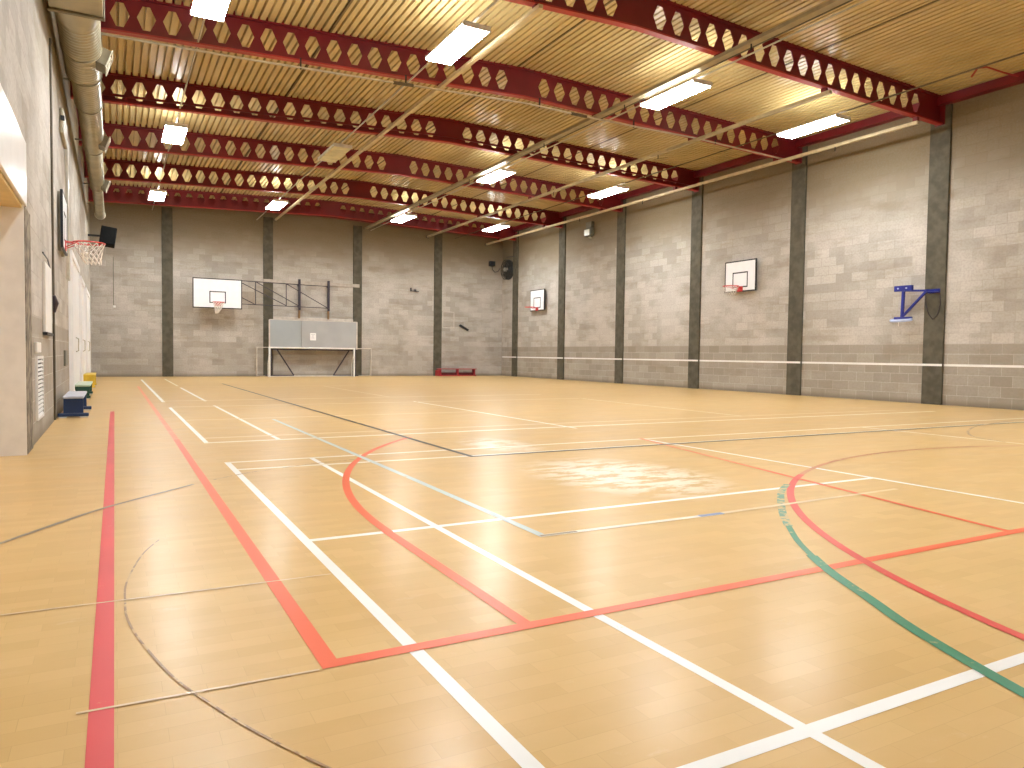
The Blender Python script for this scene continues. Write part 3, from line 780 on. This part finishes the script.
# far wall hoop on a swinging lattice frame
t = thing('basketball_hoop', (5.2, 30.5, 2.6), 'large white backboard on dark side-swinging lattice frame on the far wall', 'basketball hoop', 'basketball hoops')
yb = 30.20
hoop(t, (3.50, yb, 2.63), (1,0,0), (0,-1,0), 1.76, 1.13, 0.22, 0.03, 0.12, True, 0.42, 0.215, 0.03, dict(rb=0.22, tr=0.007, sway=(-0.08, 0)))
yf = 30.55
fr = MB()
def cp(x): return yb+0.04 + (yf-yb-0.04)*min(1, max(0, (x-4.3)/2.4))
zt, zb_ = 3.74, 2.84
for zz in (zt, zb_): fr.tube([(3.2, yb+0.02, zz), (4.38, cp(4.38), zz), (6.70, yf, zz), (7.88, yf+0.15, zz)], 0.017, 6)
for xx in (3.3, 4.91, 6.12): fr.tube([(xx, cp(xx) if xx > 4 else yb+0.02, zb_), (xx, cp(xx) if xx > 4 else yb+0.02, zt)], 0.017, 6)
for xa, za, xb, zb2 in ((4.38, zt-0.08, 6.10, zb_+0.03), (4.91, zt, 6.70, zb_), (4.38, zb_+0.25, 4.91, zb_), (6.12, zt, 7.86, zb_), (3.3, zb_, 4.38, zt-0.05)):
    fr.tube([(xa, cp(xa), za), (xb, cp(xb) if xb < 7 else yf+0.15, zb2)], 0.016, 6)
fr.build('lattice_arm', M['dark_steel'], t)
for xx in (6.71, 7.91):
    p = MB(); p.bar((xx, YF-0.10, 2.72), (xx, YF-0.10, 3.98), 0.085, 0.085)
    for zz in (2.86, 3.72): p.bar((xx, YF-0.06, zz), (xx, YF-0.001, zz), 0.12, 0.06)
    p.bar((xx, yf+(0.15 if xx > 7 else 0), zt), (xx, YF-0.1, zt), 0.03, 0.03); p.bar((xx, yf+(0.15 if xx > 7 else 0), zb_), (xx, YF-0.1, zb_), 0.03, 0.03)
    po = p.build('wall_post', M['dark_steel'], t)
    MB().bar((xx, YF-0.04, 2.38), (xx, YF-0.04, 2.72), 0.075, 0.07).build('post_batten', M['timber'], po)['label'] = 'brown timber foot of the wall post'

# ------------------------------------------------------------------ far wall: goals and folded grey table
def goal(x0, x1, yfr, h, r, depth, label, mat='white'):
    t = thing('goal', ((x0+x1)/2, yfr, 0), label, 'goal', 'five-a-side goals by the far wall')
    for x, nm in ((x0, 'goal_post'), (x1, 'goal_post')): MB().tube([(x, yfr, 0), (x, yfr, h)], r, 10).build(nm, M[mat], t, smooth=True)
    MB().tube([(x0-r, yfr, h), (x1+r, yfr, h)], r*0.9, 10).build('crossbar', M[mat], t, smooth=True)
    for x in (x0, x1):
        MB().tube([(x, yfr, 0.02), (x, yfr+depth, 0.02), (x, yfr+depth, h*0.45), (x, yfr, h-0.02)], 0.014, 6).build('side_frame', M[mat], t)
    MB().tube([(x0, yfr+depth, 0.02), (x1, yfr+depth, 0.02)], 0.014, 6).build('back_bar', M[mat], t)
    return t
goal(5.36, 8.74, 29.88, 1.16, 0.036, 0.32, 'white goal of thick posts standing before the grey folded table')
goal(5.02, 9.72, 30.72, 1.17, 0.022, 0.12, 'wider thin pale goal close against the far wall', 'pale_wood')
t = thing('folded_table', (7.25, 30.45, 0), 'grey folded table standing on edge behind the white goal', 'folding table')
MB().bbox(5.47, 6.70, 30.42, 30.46, 1.13, 2.27, 0.006).build('table_leaf', M['grey_panel'], t)['label'] = 'bluish grey left leaf'
MB().bbox(6.71, 9.00, 30.42, 30.46, 1.13, 2.27, 0.006).build('table_leaf', M['grey_panel2'], t)['label'] = 'wide grey right leaf'
MB().bar((5.45, 30.48, 1.10), (9.02, 30.48, 1.10), 0.06, 0.06).build('under_rail', M['dark_steel'], t)
for (xa, xb) in ((5.75, 6.42), (8.70, 8.03)):
    MB().bar((xa, 30.47, 1.10), (xb, 30.47, 0.04), 0.045, 0.045).build('leg', M['dark_steel'], t)['label'] = 'slanting dark folded leg'
for xx in (5.52, 8.96):
    MB().bar((xx, 30.48, 0.0), (xx, 30.48, 1.10), 0.07, 0.06).build('leg', M['dark_steel'], t)
for (xa, xb) in ((5.30, 6.42), (8.03, 9.1)):
    MB().bar((xa, 30.48, 0.05), (xb, 30.48, 0.03), 0.05, 0.04).build('foot_bar', M['dark_steel'], t)
for xx in (5.455, 9.015): MB().bar((xx, 30.43, 1.13), (xx, 30.43, 2.28), 0.03, 0.05).build('leaf_edge', M['pale_wood'], t)
MB().bar((5.46, 30.44, 2.285), (9.02, 30.44, 2.285), 0.05, 0.025).build('top_edge', M['pale_wood'], t)
no = MB().bbox(7.06, 7.30, 30.413, 30.419, 1.48, 1.78, 0.001).build('notice', M['paper']); tag(no, 'white paper notice stuck on the grey folded table', 'notice')
pk = MB(); 
for zz, a, b in ((1.71, 7.10, 7.26), (1.66, 7.13, 7.22), (1.615, 7.13, 7.20), (1.57, 7.10, 7.24)): pk.box(a, b, 30.4105, 30.4128, zz, zz+0.018)
pk.build('print', M['paper_ink'], no)['label'] = 'grey illegible print'
tag(MB().bbox(5.30, 9.22, YF-0.035, YF-0.001, 2.30, 2.42, 0.004).build('wall_batten', M['pale_wood']), 'pale horizontal batten on the far wall above the grey folded table', 'batten')
tag(MB().bbox(5.30, 9.25, YF-0.055, YF-0.001, 3.78, 3.92, 0.004).build('wall_batten', M['dull_batten']), 'pale horizontal batten on the far wall behind the lattice frame', 'batten')

# small fixtures on the far wall
t = thing('small_bracket', (11.73, YF, 3.75), 'small dark metal bracket on the far wall, high above the floor', 'bracket')
m = MB(); m.box(11.55, 11.61, YF-0.05, YF-0.001, 3.74, 3.90); m.build('bracket_plate', M['dark_steel'], t)
m = MB(); m.bar((11.58, YF-0.05, 3.76), (11.95, YF-0.05, 3.75), 0.03, 0.03); m.box(11.72, 11.82, YF-0.07, YF-0.03, 3.76, 3.84); m.build('bracket_arm', M['dark_steel'], t)
m = MB().bar((13.96, YF-0.04, 2.32), (14.38, YF-0.04, 2.10), 0.13, 0.075)
tag(m.build('black_box', M['black']), 'black oblong box fixed aslant on the far wall above the red bench', 'box')
m = MB(); x0, x1, z0, z1 = 13.12, 13.70, 2.17, 2.92
for (a,b,c,d) in ((x0,x1,z0,z0+.03),(x0,x1,z1-.03,z1),(x0,x0+.03,z0,z1),(x1-.03,x1,z0,z1)): m.box(a,b,YF-0.004,YF+0.001,c,d)
m.build('outline_square', M['pale_wood'], bw)['label'] = 'pale square outline painted on the far wall'
m = MB().bbox(-0.02, 0.06, YF-0.05, YF-0.001, 2.55, 2.63, 0.01)
tag(m.build('sensor', M['white']), 'small white sensor on the far wall beside a cable', 'sensor')
m = MB().tube([(0.0, YF-0.012, 2.62), (0.0, YF-0.012, 3.9), (0.0, YF-0.012, 4.4)], 0.014, 6)
tag(m.build('wall_cable', M['olive']), 'thin cable running up the far wall from the white sensor', 'cable')
# dark box with a curved cable in the far corner
t = thing('corner_box', (15.55, YF, 5.05), 'small dark box in the far right corner beside the fan', 'box')
MB().bbox(15.42, 15.68, YF-0.20, YF-0.001, 5.12, 5.34, 0.015).build('box_body', M['black'], t)
MB().tube([(15.55, YF-0.10, 5.14), (15.58, YF-0.09, 4.98), (15.72, YF-0.07, 4.85), (15.9, YF-0.06, 4.9), (16.0, YF-0.06, 5.05)], 0.015, 6).build('box_cable', M['dark_steel'], t)

# fan on right wall
FY, FZ = 30.2, 4.93
t = thing('wall_fan', (XR-0.14, FY, FZ), 'round black wall fan at the far end of the right wall', 'fan')
m = MB()
for rr, xo in ((0.45, -0.10), (0.45, -0.22), (0.33, -0.27), (0.2, -0.285)):
    m.tube([(XR+xo, FY+rr*math.cos(2*math.pi*k/32), FZ+rr*math.sin(2*math.pi*k/32)) for k in range(32)], 0.012, 6, closed=True)
for k in range(20):
    a = 2*math.pi*k/20
    m.tube([(XR-0.10, FY+.45*math.cos(a), FZ+.45*math.sin(a)), (XR-0.22, FY+.45*math.cos(a), FZ+.45*math.sin(a)), (XR-0.27, FY+.33*math.cos(a), FZ+.33*math.sin(a)), (XR-0.29, FY+.1*math.cos(a), FZ+.1*math.sin(a))], 0.005, 4)
m.build('fan_cage', M['fan'], t)
for k in range(4):
    b = MB(); a = 2*math.pi*k/4+0.4; da = 0.62
    vs = []
    for rad, w in ((0.08, 0.5), (0.25, 0.8), (0.41, 1.0)):
        vs += [(XR-0.15, FY+rad*math.cos(a-da*w), FZ+rad*math.sin(a-da*w)), (XR-0.20, FY+rad*math.cos(a+da*w), FZ+rad*math.sin(a+da*w))]
    b.add(vs, [(0,1,3,2),(2,3,5,4)]); b.build('fan_blade', M['fan'], t)
MB().lathe([(0.0, -0.30), (0.07, -0.295), (0.09, -0.27), (0.09, -0.12), (0.05, -0.08)], (XR, FY, FZ), 'x', 20).build('fan_hub', M['hub'], t, smooth=True)['label'] = 'grey hub'
m = MB(); m.lathe([(0.46, -0.06), (0.46, -0.02)], (XR, FY, FZ), 'x', 32); m.bar((XR-0.1, FY, FZ), (XR-0.001, FY, FZ), 0.1, 0.1)
m.build('fan_back', M['fan'], t)
MB().tube([(XR-0.05, FY-0.7, FZ+0.55), (XR-0.05, FY+0.2, FZ+0.60)], 0.015, 6).build('fan_lead', M['black'], t)
# floodlight
t = thing('floodlight', (XR, 23.55, 5.6), 'small floodlight with pale lens high on the right wall', 'floodlight')
MB().bbox(XR-0.16, XR-0.001, 23.38, 23.74, 5.88, 6.12, 0.02).build('gear_box', M['olive'], t)
MB().bbox(XR-0.22, XR-0.05, 23.33, 23.78, 5.57, 5.86, 0.03).build('lamp_head', M['olive'], t)
MB().bbox(XR-0.235, XR-0.219, 23.39, 23.72, 5.60, 5.82, 0.01).build('lens', M['glass_pale'], t)['label'] = 'pale lens'
MB().bar((XR-0.12, 23.55, 5.54), (XR-0.02, 23.55, 5.50), 0.12, 0.03).build('lamp_bracket', M['glass_pale'], t)
# blue swing bracket with ring
BY = 10.60; BXp = XR-0.24
t = thing('swing_hoop', (XR-0.06, 10.0, 2.5), 'blue folded wall bracket with a small ring, fixed to the nearest column', 'basketball hoop')
m = MB(); m.bbox(XR-0.075, XR-0.056, 9.86, 10.14, 2.49, 2.58, 0.004); m.build('wall_plate', M['blue'], t)
m = MB(); m.bar((XR-0.075, 9.88, 2.54), (BXp, 10.08, 2.54), 0.05, 0.05); m.bar((BXp, 10.06, 2.54), (BXp, 10.60, 2.575), 0.045, 0.045); m.build('top_arm', M['blue'], t)
MB().bar((BXp, 10.60, 2.60), (BXp, 10.62, 1.95), 0.055, 0.055).build('upright', M['blue'], t)
MB().bar((BXp, 10.06, 2.53), (BXp, 10.59, 2.00), 0.045, 0.045).build('brace', M['blue'], t)
m = MB().bbox(BXp-0.05, BXp+0.03, 10.38, 10.81, 2.56, 2.69, 0.012); m.build('top_block', M['blue'], t)
m = MB()
for yy2 in (10.50, 10.70): m.lathe([(0.018, 0), (0.018, 0.02)], (BXp-0.068, yy2, 2.625), 'x', 12)
m.build('bolt', M['blue_pale'], t)
m = MB().bbox(BXp-0.04, BXp+0.03, 10.38, 10.80, 1.925, 1.975, 0.01); m.build('ring_bracket', M['blue'], t)
rc = Vector((BXp-0.06, 10.60, 1.90))
MB().tube([(rc.x+0.12*math.cos(2*math.pi*k/32), rc.y+0.235*math.sin(2*math.pi*k/32), rc.z+0.02*math.cos(2*math.pi*k/32)) for k in range(32)], 0.034, 8, closed=True).build('ring', M['blue_pale'], t, smooth=True)['label'] = 'pale blue ring'
MB().tube([(rc.x, rc.y+0.05, rc.z-0.02), (rc.x, rc.y+0.06, rc.z-0.14)], 0.008, 5).build('net_end', M['net'], t)['label'] = 'loose end of white netting'
m = MB().tube(smooth([(0,0)])[:0] + [(XR-0.065, 10.18, 2.46), (XR-0.07, 10.17, 2.25), (XR-0.07, 10.10, 2.02), (XR-0.07, 10.00, 1.90), (XR-0.07, 9.90, 2.0), (XR-0.07, 9.84, 2.25), (XR-0.065, 9.86, 2.46)], 0.008, 5)  # solid loop shaped to stand for a netting shadow on the column
tag(m.build('net_shadow_loop', M['dark_steel']), 'thin dark loop put in for a netting shadow on the column', 'shadow')

# ------------------------------------------------------------------ left wall fixtures
t = thing('wall_vent', (XL, 9.62, 0.25), 'white louvred vent low on left wall near the alcove', 'vent')
y0, y1, z0, z1 = 9.28, 9.98, 0.26, 0.89
MB().box(XL+0.0005, XL+0.006, y0, y1, z0, z1).build('vent_back', M['black'], t)
m = MB()
for (a,b,c,d) in ((y0-.03,y1+.03,z0-.03,z0),(y0-.03,y1+.03,z1,z1+.03),(y0-.03,y0,z0,z1),(y1,y1+.03,z0,z1)): m.box(XL+0.0005, XL+0.025, a, b, c, d)
m.build('vent_frame', M['white'], t)
m = MB(); k = 0
while z0+0.045*k < z1-0.03:
    zz = z0+0.045*k+0.004
    m.add([(XL+0.008,y0,zz+.024),(XL+0.008,y1,zz+.024),(XL+0.024,y1,zz),(XL+0.024,y0,zz)], [(0,1,2,3)]); k += 1
m.build('louvre_slats', M['white'], t, fix=False)
tag(MB().bbox(XL+0.0005, XL+0.03, 9.20, 9.65, 0.96, 1.07, 0.006).build('socket_plate', M['white']), 'small white socket plate just above the louvred vent', 'socket')
t = thing('wall_cabinet', (XL, 10.7, 1.2), 'narrow pale grey panel hung on left wall above the vent', 'panel')
MB().bbox(XL+0.001, XL+0.035, 10.28, 11.2, 1.2, 2.03, 0.006).build('panel_face', M['cream'], t)
MB().bbox(XL+0.001, XL+0.05, 10.26, 11.22, 1.165, 1.2, 0.004).build('panel_ledge', M['black'], t)['label'] = 'black bottom ledge'
MB().tube([(XL+0.02, 10.15, 2.12), (XL+0.03, 10.7, 2.1), (XL+0.02, 11.3, 2.02)], 0.008, 5).build('panel_cord', M['black'], t)
m = MB().tube([(XL+0.015, 11.9, 0.02), (XL+0.015, 11.9, 5.2)], 0.016, 6)
tag(m.build('wall_conduit', M['conduit_dark']), 'thin dark conduit up the left wall just before the hoop', 'conduit')
m = MB().tube([(XL+0.03, 11.72, 1.72), (XL+0.05, 11.75, 1.62), (XL+0.03, 11.8, 1.5)], [0.02, 0.035, 0.015], 8)
tag(m.build('wall_hook', M['dark_steel'], smooth=True), 'dark hook on the thin conduit of the left wall', 'hook')
m = MB().bbox(XL+0.0005, XL+0.045, 15.35, 15.75, 2.25, 4.7, 0.006)
tag(m.build('cable_trunking', M['conduit']), 'grey vertical trunking on left wall behind the hoop', 'trunking')
t = thing('heater_unit', (XL, 14.4, 4.45), 'pale unit high on left wall beneath the duct', 'heater')
MB().bbox(XL+0.001, XL+0.06, 13.9, 15.0, 4.45, 4.85, 0.02).build('heater_case', M['olive_pale'], t)
MB().bbox(XL+0.02, XL+0.075, 13.85, 13.91, 4.65, 4.72, 0.004).build('heater_valve', M['black'], t)
tag(MB().bbox(XL+0.0005, XL+0.03, 14.3, 14.9, 0.72, 0.98, 0.006).build('wall_plate', M['olive']), 'dull metal plate on left wall beside the first white door', 'plate')
for k, (ya, yb2, zt2) in enumerate(((15.95, 19.6, 2.85), (20.3, 22.9, 2.75), (24.0, 27.4, 2.75))):
    d = bpy.data.objects.new('door_%d' % (k+1), None); COL.objects.link(d); d.location = (XL, (ya+yb2)/2, 0)
    struct(d, ['tall white double door on left wall behind the blue bench', 'white double door on left wall behind the green bench', 'white double door on left wall, nearest the far end'][k], 'door')
    fr = MB()
    fr.box(XL+0.0005, XL+0.07, ya, ya+0.12, 0, zt2); fr.box(XL+0.0005, XL+0.07, yb2-0.12, yb2, 0, zt2); fr.box(XL+0.0005, XL+0.07, ya+0.12, yb2-0.12, zt2-0.12, zt2)
    fr.build('door_frame', M['door_white'], d)
    ym = (ya+yb2)/2
    for a, b in ((ya+0.12, ym-0.005), (ym+0.005, yb2-0.12)):
        l = MB().bbox(XL+0.0005, XL+0.045, a+0.005, b-0.005, 0.005, zt2-0.125, 0.006).build('door_leaf', M['door_white'], d)
        s = 1 if b > ym else -1
        MB().tube([(XL+0.045, ym+s*0.1, 0.95), (XL+0.09, ym+s*0.1, 0.97), (XL+0.09, ym+s*0.1, 1.22), (XL+0.045, ym+s*0.1, 1.24)], 0.01, 6).build('door_handle', M['conduit'], l)

# ------------------------------------------------------------------ gym benches
def bench_y(xc, y0, y1, mat, seat, label, w=0.27, h=0.335, mat2=None, foot=0.42, taper=0.0):
    """bench running along y, solid end boards"""
    t = thing('gym_bench', (xc, (y0+y1)/2, 0), label, 'bench', 'coloured gym benches')
    MB().bbox(xc-w/2-0.005, xc+w/2+0.005, y0, y1, h-0.035, h, 0.01).build('seat', M[seat], t)
    for y in (y0+0.02, y1-0.06):
        lg = MB().prism([(xc-w/2+taper, 0.045), (xc+w/2-taper*0.2, 0.045), (xc+w/2-0.005, h-0.036), (xc-w/2+0.005, h-0.036)], y, y+0.04, 'y').build('leg', M[mat], t)
        f = MB().bbox(xc-foot/2, xc+foot/2, y-0.03, y+0.07, 0.018, 0.068, 0.01).build('foot', M[mat], lg)
        for s in (-1, 1):
            MB().bbox(xc+s*(foot/2-0.06)-0.05, xc+s*(foot/2-0.06)+0.05, y-0.035, y+0.075, 0, 0.018, 0.004).build('rubber_pad', M['rubber'], lg)['label'] = 'pale rubber pad'
    MB().bar((xc, y0+0.06, 0.15), (xc, y1-0.06, 0.15), 0.035, 0.10).build('lower_rail', M[mat2 or mat], t)
    return t
bench_y(-0.53, 12.42, 13.95, 'bench_blue', 'seat_glare', 'dark blue gym bench by the left wall, nearest, seen end-on', w=0.255, h=0.315, foot=0.39)
bench_y(-0.575, 17.0, 18.9, 'bench_green', 'seat_green_glare', 'dark green gym bench by the left wall behind the blue one', w=0.29, h=0.29, foot=0.30, taper=0.08)
bench_y(-0.585, 21.6, 23.4, 'bench_yellow', 'bench_yellow', 'yellow gym bench by the left wall, farthest from the viewer', w=0.29, h=0.36, foot=0.30, taper=0.05)
t = thing('gym_bench', (13.7, 30.55, 0), 'long red gym bench along the foot of the far wall', 'bench', 'coloured gym benches')
xa, xb, yb3 = 12.76, 14.66, 30.58
MB().bbox(xa, xb, yb3-0.13, yb3+0.13, 0.30, 0.335, 0.008).build('seat', M['bench_red'], t)
MB().bar((xa+0.05, yb3, 0.10), (xb-0.05, yb3, 0.10), 0.04, 0.12).build('lower_rail', M['bench_red_dark'], t)['label'] = 'dark red lower rail'
MB().bar((xa+0.1, yb3-0.1, 0.025), (xb-0.08, yb3-0.1, 0.025), 0.03, 0.04).build('bottom_rail', M['bench_red'], t)
for xx in (xa+0.12, (xa+xb)/2+0.02, xb-0.10):
    lg = MB().bbox(xx-0.03, xx+0.03, yb3-0.11, yb3+0.11, 0.04, 0.30, 0.006).build('leg', M['bench_red'], t)
    MB().bbox(xx-0.045, xx+0.045, yb3-0.2, yb3+0.2, 0, 0.05, 0.008).build('foot', M['bench_red'], lg)
MB().bbox(xa-0.02, xa+0.05, yb3-0.2, yb3+0.2, 0.0, 0.26, 0.008).build('end_hook', M['bench_red'], t)

# ------------------------------------------------------------------ world, camera
w = bpy.data.worlds.new('world'); scene.world = w; w.use_nodes = True
w.node_tree.nodes['Background'].inputs[0].default_value = (0.9, 0.85, 0.75, 1); w.node_tree.nodes['Background'].inputs[1].default_value = 0.0
cam = bpy.data.cameras.new('camera'); co = bpy.data.objects.new('camera', cam); COL.objects.link(co)
cam.sensor_fit = 'HORIZONTAL'; cam.sensor_width = 36.0; cam.lens = 734.14/1024*36.0; cam.clip_start = 0.05; cam.clip_end = 200
R = Vector((0.8793206, -0.47607025, 0.01234509)); U = Vector((0.00820161, 0.0410572, 0.99912314)); F = Vector((0.47615965, 0.87844831, -0.04000698))
mat = Matrix(((R.x, U.x, -F.x, 0), (R.y, U.y, -F.y, 0), (R.z, U.z, -F.z, 1.0), (0, 0, 0, 1)))
co.matrix_world = mat
scene.camera = co
scene.view_settings.view_transform = 'Standard'
scene.view_settings.look = 'None'
scene.view_settings.exposure = 0.0
scene.view_settings.gamma = 1.0
scene.cycles.max_bounces = 10
scene.cycles.diffuse_bounces = 6
scene.cycles.glossy_bounces = 4
scene.cycles.transparent_max_bounces = 12
scene.cycles.use_denoising = True
scene.cycles.sample_clamp_indirect = 6.0
